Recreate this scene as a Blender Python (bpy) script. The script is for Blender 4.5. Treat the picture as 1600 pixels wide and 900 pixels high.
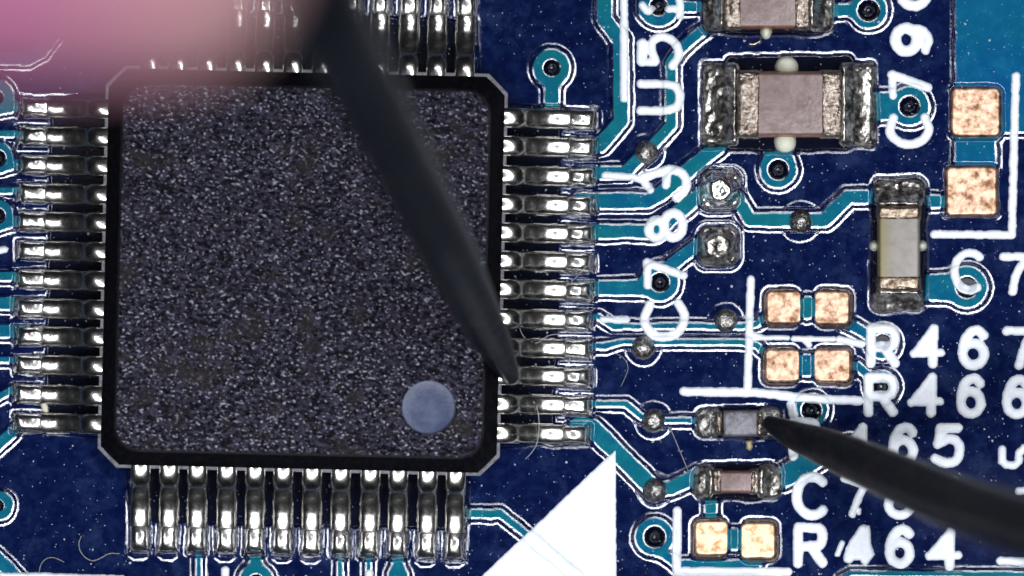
import bpy, bmesh, math, random
import numpy as np
from mathutils import Vector, Matrix

random.seed(7)
rng = np.random.default_rng(11)
S = 0.01                       # 100 photograph pixels of board = 1 unit (about 1.1 mm)
sc = bpy.context.scene
C = sc.collection
for o in list(bpy.data.objects):
    bpy.data.objects.remove(o)

# ------------------------------------------------------------------ camera, world, lamps, exposure
CAM_H = 300.0
cam_d = bpy.data.cameras.new('microscope_camera')
cam = bpy.data.objects.new('microscope_camera', cam_d)
C.objects.link(cam)
cam.location = (0, 0, CAM_H)
cam_d.sensor_width = 36.0
cam_d.lens = 36.0 * CAM_H / 16.0
cam_d.clip_start = 0.5
cam_d.clip_end = 1000
cam_d.dof.use_dof = True
cam_d.dof.focus_distance = CAM_H - 0.24
APERTURE = 16.0                 # diameter of the objective, units
cam_d.dof.aperture_fstop = cam_d.lens * 1e-3 / APERTURE
sc.camera = cam

w = bpy.data.worlds.new('World')
sc.world = w
w.use_nodes = True
bg = w.node_tree.nodes['Background']
bg.inputs['Color'].default_value = (0.75, 0.82, 1.0, 1)
bg.inputs['Strength'].default_value = 0.012

# ring lamp of the microscope: a circle of round lamps about the objective
RING_R, RING_H, RING_N = 118.0, 250.0, 24
for k in range(RING_N):
    a = 2 * math.pi * (k + 0.5) / RING_N
    ld = bpy.data.lights.new('ring_lamp', 'AREA')
    ld.shape = 'RECTANGLE'
    ld.size = 30.5
    ld.size_y = 14.0
    ld.energy = 52000.0 * (1 + 0.6 * math.cos(a - math.radians(-62)))
    ld.color = (0.93, 0.96, 1.0)
    lo = bpy.data.objects.new('ring_lamp', ld)
    C.objects.link(lo)
    lo.location = (RING_R * math.cos(a), RING_R * math.sin(a), RING_H)
    zax = lo.location.normalized()
    xax = Vector((-math.sin(a), math.cos(a), 0))
    lo.rotation_euler = Matrix((xax, zax.cross(xax), zax)).transposed().to_euler()

vs = sc.view_settings
vs.view_transform = 'Standard'
vs.look = 'None'
vs.exposure = 0.0
vs.gamma = 1.0
vs.use_curve_mapping = False
sc.cycles.max_bounces = 6
sc.cycles.sample_clamp_indirect = 6.0
sc.cycles.use_denoising = True


# ------------------------------------------------------------------ helpers
def P(px, py, z=0.0):
    """photograph pixel on the board plane -> board coordinates"""
    return Vector(((px - 800) * S, (450 - py) * S, z))


def PA(px, py, z):
    """the point at height z seen at that pixel"""
    f = (CAM_H - z) / CAM_H
    return Vector(((px - 800) * S * f, (450 - py) * S * f, z))


def link(name, me, mat=None, parent=None):
    o = bpy.data.objects.new(name, me)
    C.objects.link(o)
    if mat is not None and len(me.materials) == 0:
        me.materials.append(mat)
    if parent is not None:
        o.parent = parent
    return o


def tag(o, label, cat, group=None):
    o['label'] = label
    o['category'] = cat
    if group:
        o['group'] = group
    return o


def empty(name, loc=(0, 0, 0)):
    o = bpy.data.objects.new(name, None)
    C.objects.link(o)
    o.location = loc
    o.empty_display_size = 0.2
    return o


def mesh_np(name, verts, faces, smooth=True, normals=None, attrs=None):
    """verts (n,3), quads (m,4)"""
    me = bpy.data.meshes.new(name)
    n, m = len(verts), len(faces)
    me.vertices.add(n)
    me.vertices.foreach_set('co', np.ascontiguousarray(verts, dtype=np.float32).ravel())
    me.loops.add(m * 4)
    me.loops.foreach_set('vertex_index', np.ascontiguousarray(faces, dtype=np.int32).ravel())
    me.polygons.add(m)
    me.polygons.foreach_set('loop_start', np.arange(0, m * 4, 4, dtype=np.int32))
    me.polygons.foreach_set('loop_total', np.full(m, 4, dtype=np.int32))
    me.polygons.foreach_set('use_smooth', np.full(m, bool(smooth)))
    if attrs:
        for k, v in attrs.items():
            at = me.attributes.new(k, 'FLOAT', 'POINT')
            at.data.foreach_set('value', np.ascontiguousarray(v, dtype=np.float32))
    me.update(calc_edges=True)
    if normals is not None:
        me.normals_split_custom_set_from_vertices(normals.astype(np.float32))
    return me


def bm_mesh(name, bm, smooth_angle=None):
    bmesh.ops.recalc_face_normals(bm, faces=bm.faces)
    me = bpy.data.meshes.new(name)
    if smooth_angle is not None:
        for f in bm.faces:
            f.smooth = True
        for e in bm.edges:
            if len(e.link_faces) == 2 and e.calc_face_angle(0) > smooth_angle:
                e.smooth = False
    bm.to_mesh(me)
    bm.free()
    return me


def vnoise(shape, cell, seed):
    """smooth value noise in -1..1 on a grid"""
    r = np.random.default_rng(seed)
    h, wd = shape
    gh, gw = int(h / cell) + 4, int(wd / cell) + 4
    g = r.uniform(-1, 1, (gh, gw))
    y = np.arange(h) / cell
    x = np.arange(wd) / cell
    yi, xi = y.astype(int), x.astype(int)
    fy, fx = y - yi, x - xi
    fy, fx = fy * fy * (3 - 2 * fy), fx * fx * (3 - 2 * fx)
    a = g[yi][:, xi]
    b = g[yi][:, xi + 1]
    c = g[yi + 1][:, xi]
    d = g[yi + 1][:, xi + 1]
    return ((a * (1 - fx) + b * fx).T * (1 - fy) + (c * (1 - fx) + d * fx).T * fy).T


def chaikin(pts, it=2):
    pts = [tuple(p) for p in pts]
    for _ in range(it):
        q = [pts[0]]
        for a, b in zip(pts[:-1], pts[1:]):
            q.append((a[0] * .75 + b[0] * .25, a[1] * .75 + b[1] * .25))
            q.append((a[0] * .25 + b[0] * .75, a[1] * .25 + b[1] * .75))
        q.append(pts[-1])
        pts = q
    return pts


# signed distances in pixels
def sd_seg(X, Y, a, b, hw):
    ax, ay = a
    bx, by = b
    dx, dy = bx - ax, by - ay
    L = dx * dx + dy * dy + 1e-9
    t = np.clip(((X - ax) * dx + (Y - ay) * dy) / L, 0, 1)
    return np.hypot(X - ax - t * dx, Y - ay - t * dy) - hw


def sd_rect(X, Y, x0, y0, x1, y1, r):
    cx, cy, hx, hy = (x0 + x1) / 2, (y0 + y1) / 2, (x1 - x0) / 2 - r, (y1 - y0) / 2 - r
    qx, qy = np.abs(X - cx) - hx, np.abs(Y - cy) - hy
    return np.hypot(np.maximum(qx, 0), np.maximum(qy, 0)) + np.minimum(np.maximum(qx, qy), 0) - r


def sd_poly(X, Y, pts):
    d = np.full(X.shape, 1e9)
    inside = np.zeros(X.shape, bool)
    n = len(pts)
    for i in range(n):
        a, b = pts[i], pts[(i + 1) % n]
        d = np.minimum(d, sd_seg(X, Y, a, b, 0))
        c = ((a[1] > Y) != (b[1] > Y)) & (X < (b[0] - a[0]) * (Y - a[1]) / (b[1] - a[1] + 1e-9) + a[0])
        inside ^= c
    return np.where(inside, -d, d)


def prim_box(p):
    k = p[0]
    if k == 'line':
        xs = [q[0] for q in p[1]]; ys = [q[1] for q in p[1]]
        return min(xs) - p[2], min(ys) - p[2], max(xs) + p[2], max(ys) + p[2]
    if k == 'disc':
        return p[1] - p[3], p[2] - p[3], p[1] + p[3], p[2] + p[3]
    if k == 'rect':
        return p[1], p[2], p[3], p[4]
    xs = [q[0] for q in p[1]]; ys = [q[1] for q in p[1]]
    return min(xs), min(ys), max(xs), max(ys)


def prim_sd(p, X, Y):
    k = p[0]
    if k == 'line':
        d = np.full(X.shape, 1e9)
        for a, b in zip(p[1][:-1], p[1][1:]):
            d = np.minimum(d, sd_seg(X, Y, a, b, p[2]))
        return d
    if k == 'disc':
        return np.hypot(X - p[1], Y - p[2]) - p[3]
    if k == 'rect':
        return sd_rect(X, Y, *p[1:6])
    d = sd_poly(X, Y, p[1])
    return d - (p[2] if len(p) > 2 else 0)


def smin(a, b, k):
    h = np.clip(0.5 + 0.5 * (b - a) / k, 0, 1)
    return b + (a - b) * h - k * h * (1 - h)


def profile(knots):
    """slope knots over distance -> (distance, drop) tables; drop counted from the first knot"""
    e = np.arange(knots[0][0], knots[-1][0] + .05, .05)
    s = np.interp(e, [k[0] for k in knots], [k[1] for k in knots])
    z = np.concatenate([[0], np.cumsum((s[1:] + s[:-1]) / 2 * .05)])
    return e, s, z


# ------------------------------------------------------------------ materials
def new_mat(name):
    m = bpy.data.materials.new(name)
    m.use_nodes = True
    nt = m.node_tree
    return m, nt, nt.nodes['Principled BSDF']


def nd(nt, t, **kw):
    n = nt.nodes.new(t)
    for k, v in kw.items():
        if k.startswith('_'):
            setattr(n, k[1:], v)
        else:
            n.inputs[k].default_value = v
    return n


def noise(nt, scale, detail=3, rough=.5, vec=None, stretch=None):
    if vec is None:
        vec = nd(nt, 'ShaderNodeTexCoord').outputs['Object']
    if stretch:
        mp = nd(nt, 'ShaderNodeMapping')
        mp.inputs['Scale'].default_value = stretch
        nt.links.new(vec, mp.inputs['Vector'])
        vec = mp.outputs['Vector']
    n = nd(nt, 'ShaderNodeTexNoise', Scale=scale, Detail=detail, Roughness=rough)
    nt.links.new(vec, n.inputs['Vector'])
    return n.outputs['Fac']


def ramp(nt, fac, stops):
    r = nd(nt, 'ShaderNodeValToRGB')
    els = r.color_ramp.elements
    while len(els) < len(stops):
        els.new(0.5)
    for e, (p, c) in zip(els, stops):
        e.position = p
        e.color = (*c, 1) if len(c) == 3 else c
    nt.links.new(fac, r.inputs['Fac'])
    return r.outputs['Color']


def mix(nt, fac, a, b):
    m = nd(nt, 'ShaderNodeMix', _data_type='RGBA')
    for s, v in (('Factor', fac), ('A', a), ('B', b)):
        i = [x for x in m.inputs if x.name == s and (x.type == 'RGBA' or s == 'Factor')]
        i = i[0]
        if hasattr(v, 'links') or hasattr(v, 'is_linked'):
            nt.links.new(v, i)
        else:
            i.default_value = v if not isinstance(v, tuple) else ((*v, 1) if len(v) == 3 else v)
    return [x for x in m.outputs if x.type == 'RGBA'][0]


def maprange(nt, v, a, b, c=0.0, d=1.0, smooth=False):
    n = nd(nt, 'ShaderNodeMapRange')
    if smooth:
        n.interpolation_type = 'SMOOTHSTEP'
    n.inputs['From Min'].default_value = a
    n.inputs['From Max'].default_value = b
    n.inputs['To Min'].default_value = c
    n.inputs['To Max'].default_value = d
    nt.links.new(v, n.inputs['Value'])
    return n.outputs['Result']


def bump(nt, h, strength, dist, normal=None):
    b = nd(nt, 'ShaderNodeBump', Strength=strength, Distance=dist)
    nt.links.new(h, b.inputs['Height'])
    if normal is not None:
        nt.links.new(normal, b.inputs['Normal'])
    return b.outputs['Normal']


def attr(nt, name):
    a = nd(nt, 'ShaderNodeAttribute')
    a.attribute_name = name
    return a.outputs['Fac']


def make_mask(name='solder_mask', t1=(0.004, 0.125, 0.165), t2=(0.002, 0.088, 0.185)):
    m, nt, b = new_mat(name)
    L = nt.links
    cop = attr(nt, 'copper')
    hole = attr(nt, 'hole')
    opn = attr(nt, 'bare')
    big = noise(nt, 0.55, 3, .5)
    mid = noise(nt, 5.0, 5, .65)
    fine = noise(nt, 26.0, 3, .6)
    navy = mix(nt, maprange(nt, mid, .42, .72), (0.0007, 0.0040, 0.036), (0.0025, 0.012, 0.064))
    navy = mix(nt, maprange(nt, noise(nt, 1.6, 7, .75), .52, .78), navy, (0.020, 0.036, 0.105))
    teal = mix(nt, maprange(nt, big, .4, .6), t1, t2)
    teal = mix(nt, maprange(nt, mid, .45, .75), teal, tuple(q * 1.25 for q in t1))
    teal = mix(nt, maprange(nt, noise(nt, 14, 5, .7), .62, .75), teal, (0.05, 0.25, 0.32))
    cf = maprange(nt, cop, 0.6, -0.9, 0, 1, True)
    nh = nd(nt, 'ShaderNodeMath', _operation='MULTIPLY')
    inv = maprange(nt, hole, 0.3, 0.7, 1, 0)
    L.new(cf, nh.inputs[0]); L.new(inv, nh.inputs[1])
    col = mix(nt, nh.outputs[0], navy, teal)
    col = mix(nt, maprange(nt, opn, .4, .9), col, (0.0025, 0.0035, 0.012))
    col = mix(nt, maprange(nt, hole, .5, .9), col, (0.0015, 0.003, 0.012))
    L.new(col, b.inputs['Base Color'])
    b.inputs['Specular IOR Level'].default_value = 0.95
    L.new(maprange(nt, mid, .3, .7, .09, .14), b.inputs['Roughness'])
    n1 = bump(nt, fine, .10, .012)
    n2 = bump(nt, noise(nt, 70, 2, .5), .08, .006, n1)
    L.new(n2, b.inputs['Normal'])
    return m


def make_plain(name, col, rough=.5, spec=.4, bumps=None, var=None):
    m, nt, b = new_mat(name)
    b.inputs['Base Color'].default_value = (*col, 1)
    b.inputs['Roughness'].default_value = rough
    b.inputs['Specular IOR Level'].default_value = spec
    if var:
        c2, sc_, lo, hi = var
        nt.links.new(mix(nt, maprange(nt, noise(nt, sc_, 5, .65), lo, hi), col, c2), b.inputs['Base Color'])
    if bumps:
        s, st, d = bumps
        nt.links.new(bump(nt, noise(nt, s, 4, .6), st, d), b.inputs['Normal'])
    return m


def make_metal(name, col, col2, rough, nscale, bstr, bdist, lo=.4, hi=.65, r2=None, metallic=1.0):
    m, nt, b = new_mat(name)
    L = nt.links
    n = noise(nt, nscale, 5, .65)
    L.new(mix(nt, maprange(nt, n, lo, hi), col2, col), b.inputs['Base Color'])
    b.inputs['Metallic'].default_value = metallic
    L.new(maprange(nt, noise(nt, nscale * .7, 4, .6), .35, .65, rough, r2 or rough + .12), b.inputs['Roughness'])
    n1 = bump(nt, noise(nt, nscale * .6, 4, .6), bstr, bdist)
    L.new(n1, b.inputs['Normal'])
    return m


def make_mold():
    m, nt, b = new_mat('mold_compound')
    L = nt.links
    tc = nd(nt, 'ShaderNodeTexCoord').outputs['Object']
    warp = nd(nt, 'ShaderNodeMapping')
    warp.inputs['Rotation'].default_value = (0, 0, .18)
    L.new(tc, warp.inputs['Vector'])
    wv = warp.outputs['Vector']
    g1 = noise(nt, 13, 4, .68, wv, (1.0, 1.5, 1))
    g2 = noise(nt, 19, 2, .6, wv, (1.0, 1.35, 1))
    soft = noise(nt, 2.0, 4, .6, tc)
    base = mix(nt, maprange(nt, g1, .45, .66), (0.002, 0.002, 0.005), (0.080, 0.072, 0.122))
    base = mix(nt, maprange(nt, g2, .60, .68), base, (0.50, 0.49, 0.60))  # pale filler grains, whitened in the colour to act as glints
    base = mix(nt, maprange(nt, soft, .55, .64, 0, .75), base, (0.020, 0.016, 0.015))
    L.new(base, b.inputs['Base Color'])
    b.inputs['Roughness'].default_value = .30
    b.inputs['Specular IOR Level'].default_value = .5
    ad = nd(nt, 'ShaderNodeMath', _operation='MULTIPLY_ADD')
    ad.inputs[1].default_value = .45
    L.new(g2, ad.inputs[0]); L.new(g1, ad.inputs[2])
    bp = nd(nt, 'ShaderNodeBump', Distance=.11)
    L.new(ad.outputs[0], bp.inputs['Height'])
    L.new(maprange(nt, soft, .52, .68, 1.0, .75), bp.inputs['Strength'])
    L.new(bp.outputs['Normal'], b.inputs['Normal'])
    return m


M = {}
M['mask'] = make_mask()
M['mask_plane'] = make_mask('solder_mask_over_plane', (0.002, 0.090, 0.185), (0.0015, 0.070, 0.20))
M['silk'] = make_plain('silkscreen_ink', (0.80, 0.83, 0.88), .42, .45, (30, .25, .02), ((0.66, 0.71, 0.80), 9, .45, .75))
M['mold'] = make_mold()
M['mold_side'] = make_plain('mold_side', (0.0022, 0.0022, 0.0035), .42, .07, (30, .2, .02), ((0.006, 0.006, 0.008), 12, .45, .7))
M['flange'] = make_plain('mold_flash', (0.15, 0.15, 0.17), .5, .3, (28, .5, .02), ((0.05, 0.05, 0.06), 16, .45, .7))
M['dot'] = make_plain('polished_mark', (0.024, 0.036, 0.092), .36, .42, (14, .2, .03), ((0.055, 0.074, 0.145), 4, .38, .62))
M['lead'] = make_metal('tinned_lead', (0.70, 0.68, 0.65), (0.30, 0.28, 0.25), .16, 8, .16, .03, .32, .52, .27)
M['solder'] = make_metal('solder', (0.84, 0.83, 0.80), (0.46, 0.44, 0.41), .18, 9, .18, .03, .32, .50, .28)
M['dull_solder'] = make_metal('dull_solder', (0.74, 0.70, 0.64), (0.14, 0.13, 0.12), .26, 9, .5, .05, .40, .60)
M['ball'] = make_metal('solder_ball', (0.50, 0.48, 0.46), (0.16, 0.15, 0.145), .25, 15, .9, .05, .40, .62)
M['term'] = make_metal('tinned_termination', (0.50, 0.43, 0.375), (0.17, 0.12, 0.085), .30, 13, 1.0, .07, .38, .60)
M['term_brown'] = make_metal('brown_termination', (0.40, 0.32, 0.245), (0.11, 0.075, 0.05), .34, 9, .8, .05, .34, .60)
M['copper'] = make_metal('bare_copper', (0.72, 0.48, 0.345), (0.17, 0.08, 0.038), .44, 6.5, .3, .03, .36, .58)
M['tin_pale'] = make_metal('pale_copper', (0.74, 0.53, 0.35), (0.40, 0.22, 0.11), .44, 7, .25, .03, .36, .5)
M['ceram_pink'] = make_plain('pink_ceramic', (0.235, 0.165, 0.16), .33, .55, (10, .35, .035), ((0.135, 0.085, 0.075), 4, .40, .70))
M['ceram_side'] = make_plain('red_brown_ceramic', (0.24, 0.055, 0.025), .35, .5, (16, .2, .02), ((0.34, 0.13, 0.035), 4, .4, .7))
M['ceram_grey'] = make_plain('grey_ceramic', (0.36, 0.34, 0.33), .4, .5, (16, .15, .02), ((0.28, 0.265, 0.265), 5, .45, .75))
m, nt, b = new_mat('grey_ceramic_yellow_edge')
_x = nd(nt, 'ShaderNodeSeparateXYZ')
nt.links.new(nd(nt, 'ShaderNodeTexCoord').outputs['Object'], _x.inputs[0])
_g = mix(nt, maprange(nt, noise(nt, 5, 5, .65), .45, .75), (0.275, 0.25, 0.225), (0.18, 0.16, 0.145))
nt.links.new(mix(nt, maprange(nt, _x.outputs['X'], 5.96, 5.76), _g, (0.23, 0.195, 0.095)), b.inputs['Base Color'])
b.inputs['Roughness'].default_value = .42
nt.links.new(bump(nt, noise(nt, 16, 4, .6), .15, .02), b.inputs['Normal'])
M['ceram_two'] = m
M['ceram_yellow'] = make_plain('yellowish_ceramic', (0.36, 0.30, 0.15), .45, .5, (16, .15, .02), ((0.30, 0.25, 0.17), 5, .45, .75))
M['resin'] = make_plain('grey_resistor_glaze', (0.17, 0.165, 0.20), .33, .55, (12, .6, .04), ((0.06, 0.055, 0.06), 6, .45, .65))
M['glue'] = make_plain('white_adhesive', (0.60, 0.61, 0.50), .42, .4, (10, .25, .03))
M['tool'] = make_plain('black_tool', (0.0035, 0.0046, 0.0078), .33, .27, (5, .4, .06), ((0.018, 0.013, 0.011), 3.5, .50, .72))  # brown blotches in the base colour paint in the probes' sheen
M['dust'] = make_plain('pale_dust', (0.52, 0.55, 0.66), .5, .5)
M['lint'] = make_plain('pale_lint', (0.28, 0.29, 0.30), .5, .5)
M['speck'] = make_plain('cream_flake', (0.55, 0.53, 0.42), .5, .4)
M['slab'] = make_plain('glass_epoxy', (0.01, 0.02, 0.06), .5, .4, None, ((0.02, 0.03, 0.07), 3, .4, .6))
m, nt, b = new_mat('skin')
_x = nd(nt, 'ShaderNodeSeparateXYZ')
nt.links.new(nd(nt, 'ShaderNodeTexCoord').outputs['Object'], _x.inputs[0])
nt.links.new(mix(nt, maprange(nt, _x.outputs['X'], -7.2, -3.8), (0.43, 0.14, 0.265), (0.47, 0.265, 0.265)), b.inputs['Base Color'])   # pinker skin behind the tip
b.inputs['Roughness'].default_value = .5
b.inputs['Subsurface Weight'].default_value = .25
b.inputs['Subsurface Radius'].default_value = (.9, .35, .2)
nt.links.new(bump(nt, noise(nt, 2.5, 4, .6), .3, .2), b.inputs['Normal'])
M['skin'] = m
M['nail'] = make_plain('fingernail', (0.66, 0.38, 0.36), .3, .5)

# ------------------------------------------------------------------ board layout (pixels of the board)
CX, CY, TH = 473.5, 423.0, 0.0225          # chip centre and turn


def chip(u, v):
    """chip coordinates (pixels from its centre, v down) -> board pixels"""
    return CX + u - TH * v, CY + v + TH * u


PITCH = 44.8
LEADS = []                                  # (side, index, u, v)
TOE = {'e': 455, 'w': 450, 's': 447, 'n': 447}

parts = []                                  # (name, prims, smooth radius)


def trace(pts, hw, sm=False):
    parts.append(('copper_trace', [('line', chaikin(pts, 2) if sm else pts, hw)]))


vias = []


def via(x, y, r, rh):
    parts.append(('via', [('disc', x, y, r)]))
    vias.append((x, y, rh))


# vias
for v in [(862, 106, 29, 14), (1029, 10, 32, 15), (1357, 16, 29, 18), (1421, 166, 31, 17), (1216, 265, 29, 17),
          (1031, 441, 30, 16), (1511, 449, 33, 18), (1379, 536, 25, 15), (1378, 604, 25, 15), (1268, 641, 26, 17),
          (1023, 839, 30, 18), (-2, 790, 23, 9), (-6, 152, 28, 12), (-4, 247, 25, 14), (-4, 337, 25, 13), (400, 908, 27, 12)]:
    via(*v)
# traces east of the chip
trace([(862, 106), (863, 180)], 11)
trace([(945, -60), (945, 30), (970, 64), (971, 190), (938, 227), (905, 228)], 11.5)
trace([(1029, 11), (1110, 11)], 8)
trace([(1112, 36), (1062, 78), (1049, 98), (1049, 195), (1010, 237)], 9)
trace([(1010, 237), (976, 270), (905, 271)], 10)
trace([(905, 314), (1012, 314), (1032, 303), (1125, 226)], 12)
trace([(905, 362), (1022, 362), (1042, 347), (1098, 300), (1125, 296)], 11)
trace([(905, 450), (1000, 450), (1031, 441)], 12)
trace([(1031, 441), (1050, 413), (1096, 379), (1122, 384)], 10)
trace([(905, 495), (936, 495), (958, 510), (1160, 510), (1182, 507), (1205, 488)], 5)
trace([(905, 541), (945, 541), (972, 534.5), (1160, 535), (1182, 540), (1203, 558)], 5)
trace([(905, 631), (978, 631), (1003, 652), (1022, 657)], 5)
trace([(1022, 657), (1090, 657)], 5)
trace([(905, 664), (925, 668), (1002, 745), (1022, 766)], 13.5)
trace([(1022, 766), (1050, 763), (1092, 742)], 11)
# mid right
trace([(1125, 296), (1150, 308), (1172, 343), (1288, 344), (1326, 308), (1372, 307)], 11)
trace([(1440, 315), (1485, 315)], 10)
trace([(1440, 449), (1511, 449)], 21)
trace([(1360, 166), (1421, 166)], 22)
trace([(1300, 16), (1357, 16)], 10)
trace([(1216, 265), (1216, 226)], 22)
trace([(1262, 480), (1262, 481)], 17)
trace([(1300, 488), (1325, 505), (1379, 536)], 9)
trace([(1300, 571), (1340, 572), (1378, 604)], 7)
trace([(1254, 571), (1268, 571)], 17)
trace([(1200, 752), (1232, 742), (1290, 705), (1330, 700)], 17)
trace([(1111, 770), (1111, 822)], 10)
trace([(1139, 842), (1158, 843)], 17)
trace([(1023, 839), (1032, 862), (1060, 883), (1180, 883), (1192, 860)], 8)
trace([(1315, 905), (1330, 896), (1660, 899)], 4.5)
parts.append(('copper_plane', [('poly', [(1493, -60), (1493, 134), (1488, 140), (1488, 212), (1492, 216), (1492, 258), (1480, 264),
             (1480, 335), (1556, 335), (1556, 262), (1556, 222), (1566, 207), (1660, 206), (1660, -60)])]))
# south of the chip
trace([(310, 850), (311, 960)], 4.5)
trace([(400, 850), (400, 908)], 9)
trace([(531, 850), (531, 960)], 4.5)
trace([(576, 850), (576, 960)], 4.5)
trace([(622, 850), (622, 890), (622, 960)], 10)
trace([(622, 900), (622, 960)], 16)
trace([(715, 803), (782, 803), (838, 848), (900, 900)], 6.5)
trace([(-60, 830), (-5, 872), (60, 940)], 11)
# west of the chip
trace([(-60, 208), (45, 210)], 5.5)
trace([(-6, 152), (10, 168), (45, 165)], 7)
trace([(-4, 250), (18, 258), (45, 256)], 8)
trace([(-60, 297), (45, 298)], 6)
trace([(-4, 340), (18, 347), (45, 344)], 8)
trace([(-60, 432), (45, 432)], 6.5)
trace([(-60, 474), (45, 474)], 9.5)
trace([(-60, 517), (45, 518)], 10)
trace([(-60, 562), (45, 563)], 5.5)
trace([(-60, 622), (-5, 622), (18, 610), (45, 608)], 6)
trace([(-60, 745), (-5, 698), (38, 658)], 8)
trace([(-60, 90), (42, 90), (62, 80), (100, 30), (100, -60)], 11)

# mask openings
openings = []


def opening(*prims, warp=0):
    openings.append((list(prims), warp))


for side in 'ewsn':
    pr = []
    half = 5.5 * PITCH

    def cr(u0, v0, u1, v1):
        if side == 'e':
            q = [(u0, v0), (u1, v0), (u1, v1), (u0, v1)]
        elif side == 'w':
            q = [(-u0, v0), (-u1, v0), (-u1, v1), (-u0, v1)]
        elif side == 's':
            q = [(v0, u0), (v0, u1), (v1, u1), (v1, u0)]
        else:
            q = [(v0, -u0), (v0, -u1), (v1, -u1), (v1, -u0)]
        return ('poly', [chip(*a) for a in q])
    pr.append(cr(290, -half - 17, 398, half + 17))
    for i in range(12):
        c = (i - 5.5) * PITCH
        pr.append(cr(390, c - 14, TOE[side] - 3, c + 14) + (2.0,))
    opening(*pr)

opening(('rect', 1097, 96, 1368, 229, 6), ('rect', 1130, 86, 1335, 235, 14))
opening(('rect', 1097, -80, 1302, 50, 12), ('rect', 1130, -80, 1290, 54, 12))
opening(('rect', 1362, 277, 1446, 486, 14))
opening(('rect', 1086, 636, 1222, 684, 16))
opening(('rect', 1084, 724, 1222, 780, 18))
# bare pads: (x0,y0,x1,y1, gap left, right)
PADS = [(1486, 137, 1563, 213, 0), (1478, 260, 1558, 337, 0), (1197, 454, 1253, 506, 4), (1271, 454, 1328, 507, 4),
        (1195, 545, 1251, 597, 4), (1270, 545, 1329, 597, 4), (1085, 813, 1139, 868, 4), (1156, 816, 1212, 873, 4)]
for x0, y0, x1, y1, g in PADS:
    gl = g if x0 in (1197, 1195, 1085) else -3.5
    gr = g if x0 in (1271, 1270, 1156) else -3.5
    if x0 >= 1470:
        gl = gr = 1.5
    opening(('rect', x0 - gl, y0 - max(g, 1.5), x1 + gr, y1 + max(g, 1.5), 12))
# solder bumps: (x, y, r, ridge radius)
BUMPS = [(1010, 238, 18.5, 28), (1251, 346, 19, 31), (1134, 501, 18.5, 27), (1005, 543, 18.5, 28), (1021, 657, 18.5, 29), (1023, 766, 19.5, 27)]
SQ = [(1125, 296, 29), (1122, 384, 29)]
ridges = [('disc', x, y, rr) for x, y, r, rr in BUMPS]
for x, y, r in SQ:
    opening(('rect', x - r - 2, y - r - 2, x + r + 2, y + r + 2, 16))
    ridges.append(('rect', x - 40, y - 38, x + 40, y + 40, 24))
for i in (0, 1, 3, 5, 6, 10, 11):           # little bulges of mask below unconnected southern pads
    x, y = chip((i - 5.5) * PITCH, 447)
    ridges.append(('poly', [(x - 18, y - 10), (x + 18, y - 10), (x + 13, y + 3), (x + 7, y + 8), (x - 7, y + 8), (x - 13, y + 3)], 2))
for i in (0, 5, 9):
    x, y = chip(456, (i - 5.5) * PITCH)
    ridges.append(('rect', x - 20, y - 16, x + 4, y + 16, 6))

# ------------------------------------------------------------------ the board surface as one height field, cut into its parts
ST = 1.5
X0, Y0, X1, Y1 = -60, -60, 1660, 960
gx = np.arange(X0, X1 + .1, ST)
gy = np.arange(Y0, Y1 + .1, ST)
NX, NY = len(gx), len(gy)
GX, GY = np.meshgrid(gx, gy)
shape = GX.shape
wob = 0.7 * vnoise(shape, 11, 1) + 0.22 * vnoise(shape, 4, 2) + 0.9 * vnoise(shape, 24, 3)
wob2 = 0.9 * vnoise(shape, 9, 4) + 1.8 * vnoise(shape, 20, 5) + .3 * vnoise(shape, 3.5, 6)


def window(prims, mg):
    bx = [prim_box(p) for p in prims]
    x0 = max(0, int((min(q[0] for q in bx) - mg - X0) / ST))
    y0 = max(0, int((min(q[1] for q in bx) - mg - Y0) / ST))
    x1 = min(NX, int((max(q[2] for q in bx) + mg - X0) / ST) + 2)
    y1 = min(NY, int((max(q[3] for q in bx) + mg - Y0) / ST) + 2)
    return slice(y0, max(y1, y0)), slice(x0, max(x1, x0))


COP = np.full(shape, 60.0)
RAW = np.full(shape, 60.0)
OWN = np.full(shape, -1, int)
for i, (nm, prims) in enumerate(parts):
    sl = window(prims, 40)
    x, y = GX[sl], GY[sl]
    d = prim_sd(prims[0], x, y)
    for p in prims[1:]:
        d = np.minimum(d, prim_sd(p, x, y))
    COP[sl] = smin(COP[sl], d, 7.0)
    better = d < RAW[sl]
    if nm == 'via':                          # a via keeps its whole ring
        better = better | (d < 2)
    RAW[sl] = np.where(better, np.minimum(d, RAW[sl]), RAW[sl])
    o = OWN[sl]
    o[better] = i
for i, (nm, prims) in enumerate(parts):
    if nm == 'via':
        sl = window(prims, 20)
        d = prim_sd(prims[0], GX[sl], GY[sl])
        OWN[sl][d < 3] = i
COP = COP + wob
OPN = np.full(shape, 60.0)
OOWN = np.full(shape, -1, int)
for i, (prims, wp) in enumerate(openings):
    sl = window(prims, 40)
    x, y = GX[sl], GY[sl]
    d = prim_sd(prims[0], x, y)
    for p in prims[1:]:
        d = np.minimum(d, prim_sd(p, x, y))
    d = d + wob2[sl] * (1.0 if i < 9 else .4)
    b_ = d < OPN[sl]
    OPN[sl] = np.where(b_, d, OPN[sl])
    OOWN[sl][b_] = i
RDG = np.full(shape, 60.0)
for p in ridges:
    sl = window([p], 40)
    RDG[sl] = np.minimum(RDG[sl], prim_sd(p, GX[sl], GY[sl]))
RDG = np.maximum(RDG + wob, 8.0 - COP)

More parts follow.
